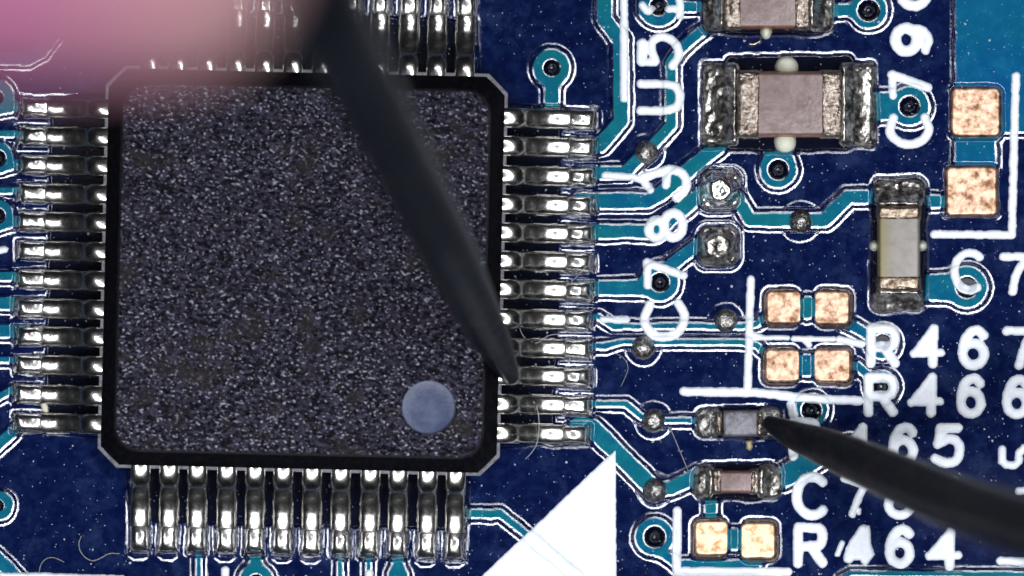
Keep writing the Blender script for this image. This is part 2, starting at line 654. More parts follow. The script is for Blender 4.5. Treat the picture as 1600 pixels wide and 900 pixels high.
ec, scp, zc = profile([(-2.6, 0), (-2.0, .195), (2.4, .255), (3.1, 1.1), (5.3, 1.1), (6.0, .255), (10.4, .195), (11.0, 0)])
HC = zc[-1]
zC = HC - np.interp(COP, ec, zc)
dC = -np.interp(COP, ec, scp, 0, 0)
eo, so, zo = profile([(-2.5, 0), (-1.5, 1.0), (1.2, 1.0), (2.0, .255), (6.2, .195), (6.9, 0)])
HO = zo[-1]
gO = 1 - np.interp(OPN, eo, zo) / HO         # 1 inside the opening
dgO = -np.interp(OPN, eo, so, 0, 0) / HO
er, sr, zr = profile([(-1.5, 0), (-.6, .195), (2.6, .255), (3.3, 0)])
HR = zr[-1]
zR = HR - np.interp(RDG, er, zr)
dR = -np.interp(RDG, er, sr, 0, 0)
FLOOR = -HO
gCy, gCx = np.gradient(COP, ST)
gOy, gOx = np.gradient(OPN, ST)
gRy, gRx = np.gradient(RDG, ST)
Z = zC + zR
ZX = dC * gCx + dR * gRx
ZY = dC * gCy + dR * gRy
# via holes: mask sagging into the barrel
HOLE = np.zeros(shape)
for (x, y, rh) in vias:
    sl = window([('disc', x, y, rh)], 4)
    dx, dy = GX[sl] - x, GY[sl] - y
    r = np.hypot(dx, dy) + 1e-6
    et, st_, zt = profile([(0, 0), (.20, .60), (.28, 1.5), (.82, 1.5), (.88, .25), (1.08, .2), (1.12, 0)])
    t = r / rh
    zz = -(zt[-1] - np.interp(t, et, zt)) * rh
    dz = np.interp(t, et, st_, 0, 0)
    Z[sl] += zz
    ZX[sl] += dz * dx / r
    ZY[sl] += dz * dy / r
    HOLE[sl] = np.maximum(HOLE[sl], np.clip((1.02 - t) * rh / 2 + .5, 0, 1))
ZX = ZX * (1 - gO) + (FLOOR - Z) * dgO * gOx
ZY = ZY * (1 - gO) + (FLOOR - Z) * dgO * gOy
Z = Z * (1 - gO) + FLOOR * gO
ZU = Z * S                                   # heights in units
NRM = np.dstack([-ZX, ZY, np.ones(shape)])   # pixel y runs down
NRM /= np.linalg.norm(NRM, axis=2, keepdims=True)
CO = np.dstack([(GX - 800) * S, (450 - GY) * S, ZU])
BARE = gO


def hs(px, py):
    """board height (units) at pixels"""
    ix = np.clip((np.asarray(px) - X0) / ST, 0, NX - 1.001)
    iy = np.clip((np.asarray(py) - Y0) / ST, 0, NY - 1.001)
    a, b_ = ix.astype(int), iy.astype(int)
    fx, fy = ix - a, iy - b_
    return (ZU[b_, a] * (1 - fx) + ZU[b_, a + 1] * fx) * (1 - fy) + (ZU[b_ + 1, a] * (1 - fx) + ZU[b_ + 1, a + 1] * fx) * fy


VOWN = np.where(OPN < 0, 1000 + OOWN, np.where(COP < 11.5, OWN, -1))
CELL = VOWN[:-1, :-1]
idx = np.arange(NX * NY).reshape(shape)
QUAD = np.stack([idx[1:, :-1], idx[1:, 1:], idx[:-1, 1:], idx[:-1, :-1]], axis=-1)
flat_co, flat_n = CO.reshape(-1, 3), NRM.reshape(-1, 3)
flat_cop, flat_hole, flat_bare = COP.ravel().clip(-20, 20), HOLE.ravel(), BARE.ravel()


def cut(name, cells, extra=None):
    q = QUAD[cells]
    if extra is not None and len(extra):
        q = np.concatenate([q, extra])
    u, inv = np.unique(q.ravel(), return_inverse=True)
    return mesh_np(name, flat_co[u], inv.reshape(-1, 4), True, flat_n[u],
                   {'copper': flat_cop[u], 'hole': flat_hole[u], 'bare': flat_bare[u]})


# plain laminate: merge flat 8x8 blocks of cells into single faces
bc = (CELL == -1)
flatv = (COP > 13) & (OPN > 8) & (RDG > 5)
extra = []
K = 8
for by in range(0, NY - 1 - K, K):
    for bx in range(0, NX - 1 - K, K):
        if bc[by:by + K, bx:bx + K].all() and flatv[by:by + K + 1, bx:bx + K + 1].all():
            bc[by:by + K, bx:bx + K] = False
            extra.append((idx[by + K, bx], idx[by + K, bx + K], idx[by, bx + K], idx[by, bx]))
board = link('circuit_board', cut('board_surface', bc, np.array(extra)), M['mask'])
tag(board, 'dark blue circuit board with teal traces and white printed lettering under everything', 'circuit board')
for i, (nm, prims) in enumerate(parts):
    c = CELL == i
    if c.any():
        link(nm, cut(nm, c), M['mask_plane' if nm == 'copper_plane' else 'mask'], board)
for i in range(len(openings)):
    c = CELL == 1000 + i
    if c.any():
        link('mask_opening', cut('mask_opening', c), M['mask'], board)

# the rest of the laminate round and below the detailed field
bm = bmesh.new()
xa, xb, ya, yb = P(X0, 0).x, P(gx[-1], 0).x, P(0, gy[-1]).y, P(0, Y0).y
E = 12
for (a0, a1, b0, b1) in ((xa - E, xa, ya - E, yb + E), (xb, xb + E, ya - E, yb + E), (xa, xb, ya - E, ya), (xa, xb, yb, yb + E)):
    vs_ = [bm.verts.new(p) for p in ((a0, b0, 0), (a1, b0, 0), (a1, b1, 0), (a0, b1, 0), (a0, b0, -1.6), (a1, b0, -1.6), (a1, b1, -1.6), (a0, b1, -1.6))]
    for f in ((0, 1, 2, 3), (4, 7, 6, 5), (0, 4, 5, 1), (1, 5, 6, 2), (2, 6, 7, 3), (3, 7, 4, 0)):
        bm.faces.new([vs_[k] for k in f])
vs_ = [bm.verts.new(p) for p in ((xa, ya, -.45), (xb, ya, -.45), (xb, yb, -.45), (xa, yb, -.45), (xa, ya, -1.6), (xb, ya, -1.6), (xb, yb, -1.6), (xa, yb, -1.6))]
for f in ((0, 1, 2, 3), (4, 7, 6, 5)):
    bm.faces.new([vs_[k] for k in f])
link('laminate', bm_mesh('laminate', bm), M['slab'], board)


# ------------------------------------------------------------------ raised sheets: printing, pads, solder
def stamp(name, prims, mat, parent, hgt, edge, step=1.5, base=None, wobble=.5, seed=0, rough_z=0.0, zfun=None, lift=0.0):
    bx = [prim_box(p) for p in prims]
    x = np.arange(min(q[0] for q in bx) - 4, max(q[2] for q in bx) + 4 + step, step)
    y = np.arange(min(q[1] for q in bx) - 4, max(q[3] for q in bx) + 4 + step, step)
    xx, yy = np.meshgrid(x, y)
    d = prim_sd(prims[0], xx, yy)
    for p in prims[1:]:
        d = np.minimum(d, prim_sd(p, xx, yy))
    if wobble:
        d = d + wobble * (vnoise(d.shape, 6, seed) + .6 * vnoise(d.shape, 2.5, seed + 1))
    t = np.clip(-d / edge, 0, 1)
    dome = np.sqrt(np.clip(1 - (1 - t) ** 2, 0, 1))
    zb = hs(xx, yy) if base is None else np.full(d.shape, base)
    if zfun is not None:
        zt = zfun(xx, yy) * np.clip(dome, 0, 1)
    else:
        zt = hgt * dome
    if rough_z:
        zt = zt + rough_z * dome * (1.3 * vnoise(d.shape, 8, seed + 2) + .45 * vnoise(d.shape, 3.5, seed + 3))
    z = zb + lift * (d < 0) + zt + np.where(d > 0, -0.012 * np.minimum(d, 3), 0)
    keep = (d[:-1, :-1] < 0) | (d[1:, :-1] < 0) | (d[:-1, 1:] < 0) | (d[1:, 1:] < 0)
    ii = np.arange(d.size).reshape(d.shape)
    q = np.stack([ii[1:, :-1], ii[1:, 1:], ii[:-1, 1:], ii[:-1, :-1]], axis=-1)[keep]
    co = np.dstack([(xx - 800) * S, (450 - yy) * S, z]).reshape(-1, 3)
    u, inv = np.unique(q.ravel(), return_inverse=True)
    me = mesh_np(name, co[u], inv.reshape(-1, 4), True)
    return link(name, me, mat, parent)


SEED = [100]


def silk(name, prims, h=.05):
    SEED[0] += 5
    return stamp(name, prims, M['silk'], board, h, 5.5, 1.5, None, .7, SEED[0])


def ln(pts, hw, sm=2):
    return ('line', chaikin(pts, sm) if sm else pts, hw)


def arc(cx, cy, rx, ry, a0, a1, n=18):
    return [(cx + rx * math.cos(math.radians(a0 + (a1 - a0) * i / n)), cy + ry * math.sin(math.radians(a0 + (a1 - a0) * i / n))) for i in range(n + 1)]


def glyph(ch, x0, y0, x1, y1, hw=7.6):
    W, H = x1 - x0, y1 - y0
    f = lambda pts: [(x0 + a * W, y0 + b * H) for a, b in pts]
    if ch == 'R':
        return [ln(f([(0, 1), (0, 0)]), hw, 0), ln(f([(0, 0), (.55, 0), (.98, .04), (.98, .5), (.55, .53), (0, .55)]), hw), ln(f([(.5, .52), (.98, 1)]), hw, 0)]
    if ch == '4':
        return [ln(f([(.72, 0), (0, .72)]), hw * .8, 0), ln(f([(0, .70), (1, .68)]), hw * .85, 0), ln(f([(.74, 0), (.70, 1)]), hw, 0), ('poly', f([(.72, 0), (0, .72), (.72, .72)]))]
    if ch == '6':
        return [ln(arc(x0 + W * .5, y0 + H * .68, W * .46, H * .31, 0, 360, 28), hw, 0), ln(f([(.93, .14), (.7, -.02), (.35, .05), (.1, .28), (.03, .66)]), hw)]
    if ch == '7':
        return [ln(f([(0, 0), (1, 0)]), hw * .9, 0), ln(f([(1, 0), (.72, .4), (.48, 1)]), hw)]
    if ch == '5':
        return [ln(f([(.92, 0), (.22, 0)]), hw, 0), ln(f([(.22, 0), (.12, .46)]), hw, 0), ln(f([(.12, .46), (.5, .30), (.95, .38), (1.02, .68), (.9, .98), (.4, 1.06), (0, .9)]), hw)]
    if ch == 'C':
        return [ln(arc(x0 + W * .55, y0 + H * .5, W * .55, H * .5, -42, -318, 24), hw, 0)]
    if ch == '8':
        return [ln(arc(x0 + W * .5, y0 + H * .25, W * .4, H * .25, 0, 360, 24), hw, 0), ln(arc(x0 + W * .5, y0 + H * .74, W * .5, H * .27, 0, 360, 24), hw, 0)]


for ch, bx_ in (('R', (1361, 513, 1399, 567)), ('4', (1428, 514, 1470, 568)), ('6', (1503, 516, 1539, 571)), ('7', (1573, 517, 1614, 570)),
                ('R', (1357, 590, 1396, 644)), ('4', (1424, 590, 1468, 645)), ('6', (1500, 591, 1534, 647)), ('6', (1572, 593, 1606, 648)),
                ('R', (1240, 660, 1276, 712)), ('4', (1318, 668, 1358, 720)), ('6', (1394, 668, 1428, 722)), ('5', (1461, 669, 1499, 722)),
                ('R', (1247, 824, 1286, 880)), ('6', (1389, 827, 1423, 881)), ('4', (1452, 832, 1497, 884))):
    silk('printed_character', glyph(ch, *bx_))
silk('printed_character', [ln([(1349, 828), (1330, 855), (1326, 872)], 8, 1), ('poly', [(1346, 824), (1356, 824), (1358, 850), (1364, 866), (1352, 882), (1345, 872), (1324, 872), (1330, 850)], 3), ln([(1316, 848), (1309, 866)], 4, 0)])
silk('printed_character', [ln(arc(1269, 775, 24, 30, -48, -312, 24), 7.8, 0)])
silk('printed_character', [ln([(1318, 748), (1354, 760)], 5, 0), ln([(1350, 760), (1340, 780), (1332, 803)], 6, 1), ln([(1343, 796), (1342, 802)], 2.5, 0)])
silk('printed_character', [ln(arc(1406, 788, 18, 17, 0, 360, 26), 7, 0), ln([(1392, 778), (1398, 755), (1420, 740)], 6, 1)])
silk('printed_character', glyph('4', 1462, 752, 1500, 806))
silk('printed_character', [ln(arc(1515, 424, 24, 29, -50, -300, 24), 6.5, 0)])
silk('printed_character', [ln([(1567, 401), (1612, 401)], 6.5, 0), ln([(1606, 402), (1588, 425), (1582, 456)], 6.5, 1)])
silk('printed_character', [ln([(1566, 702), (1566, 727), (1592, 727), (1592, 702), (1620, 696)], 6, 1)])
silk('printed_character', [ln([(1592, 768), (1612, 764), (1625, 775)], 6, 1)])
# column reading upwards beside the chip
silk('printed_character', [ln([(1001, 131), (1040, 131), (1062, 136), (1062, 168), (1040, 173), (1001, 173)], 6.6)])
silk('printed_character', [ln([(1003, 68), (1003, 96)], 8, 0), ln([(1003, 97), (1024, 97)], 6, 0), ln([(1024, 96), (1015, 68), (1030, 56), (1050, 60), (1064, 84), (1050, 103)], 6.5)])
silk('printed_character', [ln([(1004, 8), (1012, 20), (1018, 14)], 5.5, 1), ln([(1044, 14), (1060, 14)], 6, 0), ln([(1062, -8), (1062, 24)], 6, 0)])
silk('printed_character', [ln([(1015, 477), (1004, 500), (1018, 524), (1038, 527), (1060, 522), (1072, 495), (1060, 474)], 7.2)])
silk('printed_character', [ln([(1011, 410), (1012, 446)], 6.5, 0), ln([(1011, 410), (1040, 421), (1068, 431)], 6.5, 1)])
silk('printed_character', [ln(arc(1026, 358, 12, 14, 0, 360, 24), 7.5, 0), ln(arc(1052, 352, 15, 19, 0, 360, 24), 7.5, 0)])
silk('printed_character', [ln([(946, 274), (1000, 277), (1016, 297)], 5.5, 1), ln([(1005, 277), (1030, 270), (1048, 263), (1070, 272), (1074, 295), (1058, 309)], 7), ln([(1042, 268), (1041, 289)], 6.5, 0)])
# column at the far right
silk('printed_character', [ln([(1396, 184), (1388, 206), (1402, 222), (1421, 226), (1442, 221), (1453, 202), (1445, 184)], 7)])
silk('printed_character', [ln([(1394, 116), (1395, 150)], 6, 0), ln([(1394, 117), (1420, 126), (1450, 137)], 7, 1)])
silk('printed_character', [ln(arc(1416, 62, 17, 18, 0, 360, 26), 8.5, 0), ln([(1420, 45), (1440, 46), (1452, 60), (1446, 78)], 7, 1)])
silk('printed_character', [ln(arc(1428, -8, 20, 17, 0, 360, 26), 8, 0)])
# outlines
for pts, hw in (([(975, -50), (975, 154)], 6.3), ([(1587, 119), (1581, 367), (1460, 366)], 6.3), ([(1173, 437), (1168, 608)], 6.2),
                ([(1069, 612), (1180, 613), (1280, 624), (1342, 626)], 7), ([(1178, 528), (1231, 528)], 3.8), ([(1240, 529), (1302, 530)], 4),
                ([(1311, 530), (1346, 538)], 5.5), ([(1058, 798), (1057, 893), (1231, 894)], 7), ([(942, 499), (979, 499)], 5.2),
                ([(0, 391), (7, 390)], 5.5), ([(352, 891), (352, 930)], 6), ([(577, 896), (577, 940)], 6), ([(1563, 876), (1650, 878)], 6.5),
                ([(-50, 899), (60, 899), (190, 903)], 4), ([(1236, 632), (1240, 648)], 7)):
    silk('printed_line', [ln(pts, hw, 0)] + ([ln([(1258, 532), (1264, 539)], 4.5, 0)] if pts[0] == (1240, 529) else []) +
         ([ln([(1172, 522), (1188, 527)], 5, 0)] if pts[0] == (1178, 528) else []))
silk('printed_triangle', [('poly', [(961, 705), (962, 925), (728, 925)], 1)], .03)

# bare copper pads
for k, (x0, y0, x1, y1, g) in enumerate(PADS):
    SEED[0] += 5
    stamp('bare_pad', [('rect', x0, y0, x1, y1, 9)], M['tin_pale'] if x0 in (1085, 1156) else M['copper'], board, .058, 3, 2.0, -.048, .5, SEED[0], .002)

# solder bumps on the board
for k, (x, y, r, rr) in enumerate(BUMPS):
    SEED[0] += 5
    f = lambda xx, yy, x=x, y=y, r=r: .20 * np.sqrt(np.clip(1.05 - ((xx - x) ** 2 + (yy - y) ** 2) / r ** 2, 0, 1))
    stamp('solder_bump', [('disc', x, y, r)], M['ball'], board, .2, 3, 1.5, .02, .4, SEED[0], .010, f)
for k, (x, y, r) in enumerate(SQ):
    SEED[0] += 5
    f = lambda xx, yy, x=x, y=y, r=r: .05 + .17 * np.exp(-(((xx - x) ** 2 + (yy - y) ** 2) / (r * .82) ** 2) ** 3)
    stamp('solder_bump', [('rect', x - r, y - r, x + r, y + r, 14)], M['solder'] if k == 0 else M['dull_solder'], board, .2, 4, 1.5, -.04, .5, SEED[0], .022, f)

# ------------------------------------------------------------------ the chip
LEAD_Z = .43
chip_o = empty('microcontroller_chip', P(CX, CY))
chip_o.rotation_euler = (0, 0, -TH)
tag(chip_o, 'large square black chip with metal leads on four sides and round blue mark', 'chip')


def rring(half, cut_, rad, z, n=6, kind='round'):
    """closed outline of a square with rounded or cut corners, units, counter-clockwise"""
    h = half * S
    out = []
    if kind == 'cut':
        c = cut_ * S
        for sx, sy, sw in ((1, -1, 0), (1, 1, 1), (-1, 1, 0), (-1, -1, 1)):
            a, b_ = (sx * h, sy * (h - c)), (sx * (h - c), sy * h)
            seq = [b_, a] if (sx, sy) in ((1, -1), (-1, 1)) else [a, b_]
            for i in range(n + 1):
                t = i / n
                out.append((seq[0][0] * (1 - t) + seq[1][0] * t, seq[0][1] * (1 - t) + seq[1][1] * t, z))
        return out
    r = rad * S
    for k, (sx, sy) in enumerate(((1, -1), (1, 1), (-1, 1), (-1, -1))):
        for i in range(n + 1):
            a = math.radians(-90 + 90 * k + 90 * i / n)
            out.append((sx * (h - r) + r * math.cos(a), sy * (h - r) + r * math.sin(a), z))
    return out


def loft(bm, rings):
    vr = [[bm.verts.new(p) for p in r] for r in rings]
    n = len(vr[0])
    for a, b_ in zip(vr[:-1], vr[1:]):
        for i in range(n):
            bm.faces.new((a[i], a[(i + 1) % n], b_[(i + 1) % n], b_[i]))
    return vr


# lower body and side slopes
bm = bmesh.new()
vr = loft(bm, [rring(296, 24, 0, .05, kind='cut'), rring(307, 28, 0, LEAD_Z - .02, kind='cut')])
bm.faces.new(list(reversed(vr[0])))
link('lower_body', bm_mesh('lower_body', bm, .6), M['mold_side'], chip_o)
bm = bmesh.new()
loft(bm, [rring(307.5, 29, 0, LEAD_Z - .02, kind='cut'), rring(314, 30, 0, LEAD_Z, kind='cut'), rring(313.6, 30, 0, LEAD_Z + .02, kind='cut'), rring(310.5, 29, 0, LEAD_Z + .03, kind='cut'), rring(307, 29, 0, LEAD_Z + .02, kind='cut')])
link('parting_flange', bm_mesh('parting_flange', bm, .5), M['flange'], chip_o)
bm = bmesh.new()
TOPZ = .72
loft(bm, [rring(309.5, 29, 0, LEAD_Z + .02, kind='cut'), rring(304, 0, 34, LEAD_Z + .09), rring(291, 0, 38, TOPZ - .035), rring(288, 0, 38, TOPZ - .008), rring(284.5, 0, 37, TOPZ)])
link('side_slope', bm_mesh('side_slope', bm, .45), M['mold_side'], chip_o)
# top face with a round sunk mark
mx, my = 670 - CX, 636 - CY
mu, mv = (mx + TH * my), (my - TH * mx)
mc, mr = (mu * S, -mv * S), 42 * S
bm = bmesh.new()
ro = [bm.verts.new(p) for p in rring(284.5, 0, 37, TOPZ)]
ci = [bm.verts.new((mc[0] + mr * math.cos(2 * math.pi * i / 64), mc[1] + mr * math.sin(2 * math.pi * i / 64), TOPZ)) for i in range(64)]
ed = [bm.edges.new((r_[i], r_[(i + 1) % len(r_)])) for r_ in (ro, ci) for i in range(len(r_))]
bmesh.ops.triangle_fill(bm, use_beauty=True, use_dissolve=False, edges=ed, normal=(0, 0, 1))
for f in bm.faces:
    if f.normal.z < 0:
        f.normal_flip()
me = bpy.data.meshes.new('top_face')
bm.to_mesh(me); bm.free()
link('top_face', me, M['mold'], chip_o)
bm = bmesh.new()
rr_ = [[(mc[0] + q * math.cos(2 * math.pi * i / 64), mc[1] + q * math.sin(2 * math.pi * i / 64), z) for i in range(64)]
       for q, z in ((mr + .002, TOPZ), (mr - .006, TOPZ - .07), (mr - .02, TOPZ - .075), (mr * .5, TOPZ - .077))]
vr = loft(bm, rr_)
bm.faces.new(vr[-1])
link('round_mark', bm_mesh('round_mark', bm, .5), M['dot'], chip_o)

# leads
def lead_mesh(foot, seed):
    """one gull-wing lead along +x from the body side; units"""
    r = random.Random(seed)
    t = .055
    zf = .075 + r.uniform(-.006, .006)
    path = [(309, LEAD_Z + .010), (315, LEAD_Z + .006), (324, LEAD_Z - .010), (331, LEAD_Z - .042), (337, LEAD_Z - .10), (344, LEAD_Z - .18), (352, zf + .155), (361, zf + .092),
            (369, zf + .052), (376, zf + .026), (383, zf + .008), (392, zf), (foot - 3, zf - .014), (foot, zf - .022)]
    bm = bmesh.new()
    rings = []
    n = len(path)
    for i, (u, z) in enumerate(path):
        a = path[max(i - 1, 0)]; b_ = path[min(i + 1, n - 1)]
        du, dz = (b_[0] - a[0]) * S, b_[1] - a[1]
        L = math.hypot(du, dz)
        nx, nz = -dz / L, du / L
        hw = (16.2 if u < 335 else 15.2) * S
        cr = t
        sect = [(-hw, -t), (-hw, t * .1), (-hw * .92, t * .45), (-hw * .78, t * .80), (-hw * .45, t * 1.13), (0, t * 1.28), (hw * .45, t * 1.13), (hw * .78, t * .80), (hw * .92, t * .45), (hw, t * .1), (hw, -t)]
        rings.append([(u * S + nx * q, y, z + nz * q) for y, q in sect])
    vr = [[bm.verts.new(p) for p in r_] for r_ in rings]
    m_ = len(vr[0])
    for a, b_ in zip(vr[:-1], vr[1:]):
        for i in range(m_):
            bm.faces.new((a[i], a[(i + 1) % m_], b_[(i + 1) % m_], b_[i]))
    bm.faces.new(vr[0]); bm.faces.new(vr[-1])
    return bm_mesh('lead', bm, .7)


def solder_mesh(foot, toe, seed):
    """solder on the pad: wraps the foot and runs out over the toe; height field along +x"""
    r = random.Random(seed)
    step = 1.6
    x = np.arange(352, toe + 3, step)
    y = np.arange(-18, 18.1, step)
    xx, yy = np.meshgrid(x, y)
    hw = 16.0 + r.uniform(-1, .8)
    d = sd_rect(xx, yy, 356, -hw, toe - r.uniform(1, 5), hw, 6) + .5 * vnoise(xx.shape, 5, seed)
    t = np.clip(-d / 10.5, 0, 1)
    dome = np.sqrt(np.clip(1 - (1 - t) ** 2, 0, 1))
    s = np.clip((xx - foot) / (toe - foot), 0, 1)
    swell = r.uniform(.02, .06)
    zt = np.where(xx < foot + 2, .035, .03 + (.05 + swell) * np.sin(np.pi * np.clip(.16 + s * .84, 0, 1)) ** .8)
    zt = zt * (1 - .30 * (yy / hw) ** 2)
    zt = zt + .007 * vnoise(xx.shape, 8, seed + 1) + .002 * vnoise(xx.shape, 3, seed + 2)
    z = -.05 + zt * dome + .02 * dome
    z = np.where(d > 0, -.06, z)
    keep = (d[:-1, :-1] < 0) | (d[1:, :-1] < 0) | (d[:-1, 1:] < 0) | (d[1:, 1:] < 0)
    ii = np.arange(d.size).reshape(d.shape)
    q = np.stack([ii[:-1, :-1], ii[:-1, 1:], ii[1:, 1:], ii[1:, :-1]], axis=-1)[keep]
    co = np.dstack([xx * S, yy * S, z]).reshape(-1, 3)
    u, inv = np.unique(q.ravel(), return_inverse=True)
    me = mesh_np('solder_joint', co[u], inv.reshape(-1, 4), True)
    me.materials.append(M['solder'])
    return me


FOOT = {'e': 409, 'w': 402, 's': 402, 'n': 402}
for side, rot in (('e', 0), ('n', 90), ('w', 180), ('s', 270)):
    lm = [lead_mesh(FOOT[side], 40 + k) for k in range(2)]
    for l_ in lm:
        l_.materials.append(M['lead'])
    sm_ = [solder_mesh(FOOT[side], TOE[side], 300 + 7 * k + ord(side)) for k in range(5)]
    rr = random.Random(ord(side))
    for i in range(12):
        off = (i - 5.5) * PITCH * S
        dy = rr.uniform(-.008, .008)
        lo = link('lead', lm[i % 2], None, chip_o)
        lo.matrix_local = Matrix.Rotation(math.radians(rot), 4, 'Z') @ Matrix.Translation((0, off + dy, 0))
        so_ = link('solder_joint', sm_[rr.randrange(5)], None, lo)


# ------------------------------------------------------------------ chip capacitors and the resistor
def rbox(name, x0, y0, x1, y1, z0, z1, r, mat, parent, mat_side=None, taper=0.0, seg=3, rough=0.0, seed=0):
    bm = bmesh.new()
    a, b_ = P(x0, y1), P(x1, y0)
    tp = taper * S
    v = [bm.verts.new(p) for p in ((a.x, a.y, z0), (b_.x, a.y, z0), (b_.x, b_.y, z0), (a.x, b_.y, z0),
                                   (a.x + tp, a.y + tp, z1), (b_.x - tp, a.y + tp, z1), (b_.x - tp, b_.y - tp, z1), (a.x + tp, b_.y - tp, z1))]
    for f in ((3, 2, 1, 0), (4, 5, 6, 7), (0, 1, 5, 4), (1, 2, 6, 5), (2, 3, 7, 6), (3, 0, 4, 7)):
        bm.faces.new([v[k] for k in f])
    if rough:
        bmesh.ops.bevel(bm, geom=list(bm.edges), offset=r * S, segments=seg, profile=.6, affect='EDGES')
        bmesh.ops.triangulate(bm, faces=bm.faces)
        bmesh.ops.subdivide_edges(bm, edges=[e for e in bm.edges if e.calc_length() > .12], cuts=2, use_grid_fill=False)
        rr = random.Random(seed)
        for vv in bm.verts:
            vv.co += Vector((rr.uniform(-1, 1), rr.uniform(-1, 1), rr.uniform(-1, 1))) * rough
    else:
        bmesh.ops.bevel(bm, geom=list(bm.edges), offset=r * S, segments=seg, profile=.6, affect='EDGES')
    bmesh.ops.recalc_face_normals(bm, faces=bm.faces)
    for f in bm.faces:
        f.smooth = True
        if mat_side is not None and f.normal.z < .55:
            f.material_index = 1
    me = bpy.data.meshes.new(name)
    bm.to_mesh(me); bm.free()
    me.materials.append(mat)
    if mat_side is not None:
        me.materials.append(mat_side)
    return link(name, me, None, parent)


def fillet(parent, x0, y0, x1, y1, tox, mat, top, rad=10, seed=1, rough=.017, low=.07):
    """solder running from the component end down to the pad edge; tox: 'l','r','t','b' = outer side"""
    def f(xx, yy):
        if tox == 'l':
            t = (x1 - xx) / (x1 - x0)
        elif tox == 'r':
            t = (xx - x0) / (x1 - x0)
        elif tox == 't':
            t = (y1 - yy) / (y1 - y0)
        else:
            t = (yy - y0) / (y1 - y0)
        t = np.clip(t, 0, 1)
        return low + (top - low) * (1 - t) ** 2.1
    return stamp('solder_fillet', [('rect', x0, y0, x1, y1, rad)], mat, parent, top, 9, 1.6, -.05, .8, seed, rough, f)


def component(name, label, cat, horiz, pads, body, terms, top, mats, group='parts soldered beside the chip', tz=.02, rough=.006, seed=1, taper=1.5, fmat='dull_solder', tmat='term'):
    """pads: list of fillet boxes with outer side; body box; termination boxes (pixels)"""
    cx, cy = (body[0] + body[2]) / 2, (body[1] + body[3]) / 2
    o = empty(name, (0, 0, 0))
    tag(o, label, cat, group)
    rbox('ceramic_body', *body, .02, top, 4, M[mats[0]], o, M[mats[1]] if mats[1] else None, taper)
    for k, t in enumerate(terms):
        rbox('end_termination', *t, 0.0, top + tz, 7, M[tmat], o, None, taper, 4, rough, seed + k)
    for k, p in enumerate(pads):
        fillet(o, *p[:4], p[4], M[fmat], top * .92, p[5] if len(p) > 5 else 10, seed * 31 + k * 7)
    return o


CAPG = 'parts soldered beside the chip'
c1 = component('chip_capacitor', 'big pinkish capacitor with rough silver ends and white glue at both long sides', 'capacitor', True,
               [(1099, 98, 1154, 228, 'l', 8), (1312, 98, 1366, 228, 'r', 8)], (1170, 111, 1300, 215), [(1148, 109, 1191, 217), (1278, 109, 1319, 217)],
               .50, ('ceram_pink', 'ceram_side'), CAPG, .022, .009, 3, 5)
c2 = component('chip_capacitor', 'pinkish capacitor cut off by the upper edge of the picture', 'capacitor', True,
               [(1099, -78, 1133, 49, 'l', 12), (1262, -78, 1302, 49, 'r', 12)], (1150, -64, 1248, 46), [(1128, -66, 1161, 48), (1237, -66, 1268, 48)],
               .46, ('ceram_pink', 'ceram_side'), CAPG, .022, .009, 5, 4)
c3 = component('chip_capacitor', 'upright grey capacitor with yellowish edge below the upper copper pads', 'capacitor', False,
               [(1365, 280, 1443, 324, 't', 14), (1365, 451, 1443, 485, 'b', 12)], (1370, 336, 1438, 438), [(1368, 319, 1440, 347), (1368, 428, 1440, 457)],
               .44, ('ceram_two', None), CAPG, .018, .008, 7, 4, 'dull_solder', 'term_brown')
c4 = component('chip_resistor', 'small grey lilac resistor touched by the probe from the right', 'resistor', True,
               [(1088, 637, 1128, 684, 'l', 14), (1180, 637, 1221, 684, 'r', 14)], (1128, 640, 1186, 683), [(1116, 641, 1131, 681), (1180, 641, 1194, 681)],
               .26, ('resin', None), CAPG, -.012, .007, 9, 3, 'ball')
c5 = component('chip_capacitor', 'smallest capacitor, brownish with silver ends, between two printed labels at the bottom', 'capacitor', True,
               [(1085, 726, 1116, 780, 'l', 13), (1183, 726, 1221, 780, 'r', 13)], (1122, 735, 1180, 771), [(1111, 732, 1130, 773), (1169, 732, 1188, 773)],
               .30, ('ceram_pink', 'ceram_side'), CAPG, .018, .007, 11, 3)


def glob(parent, x, y, rx, ry, h, seed):
    f = lambda xx, yy: h * np.sqrt(np.clip(1.02 - ((xx - x) / rx) ** 2 - ((yy - y) / ry) ** 2, 0, 1))
    n = 20
    pts = [(x + rx * math.cos(2 * math.pi * i / n), y + ry * math.sin(2 * math.pi * i / n)) for i in range(n)]
    return stamp('glue_dot', [('poly', pts)], M['glue'], parent, h, 3, 1.5, -.05, .4, seed, 0, f)


glob(c1, 1229, 105, 18, 17, .17, 900)
glob(c1, 1227, 221, 17, 19, .17, 905)
glob(c2, 1197, 50, 9, 12, .2, 910)
glob(c3, 1366, 384, 8, 8, .2, 915)
glob(c3, 1441, 384, 8, 8, .2, 920)


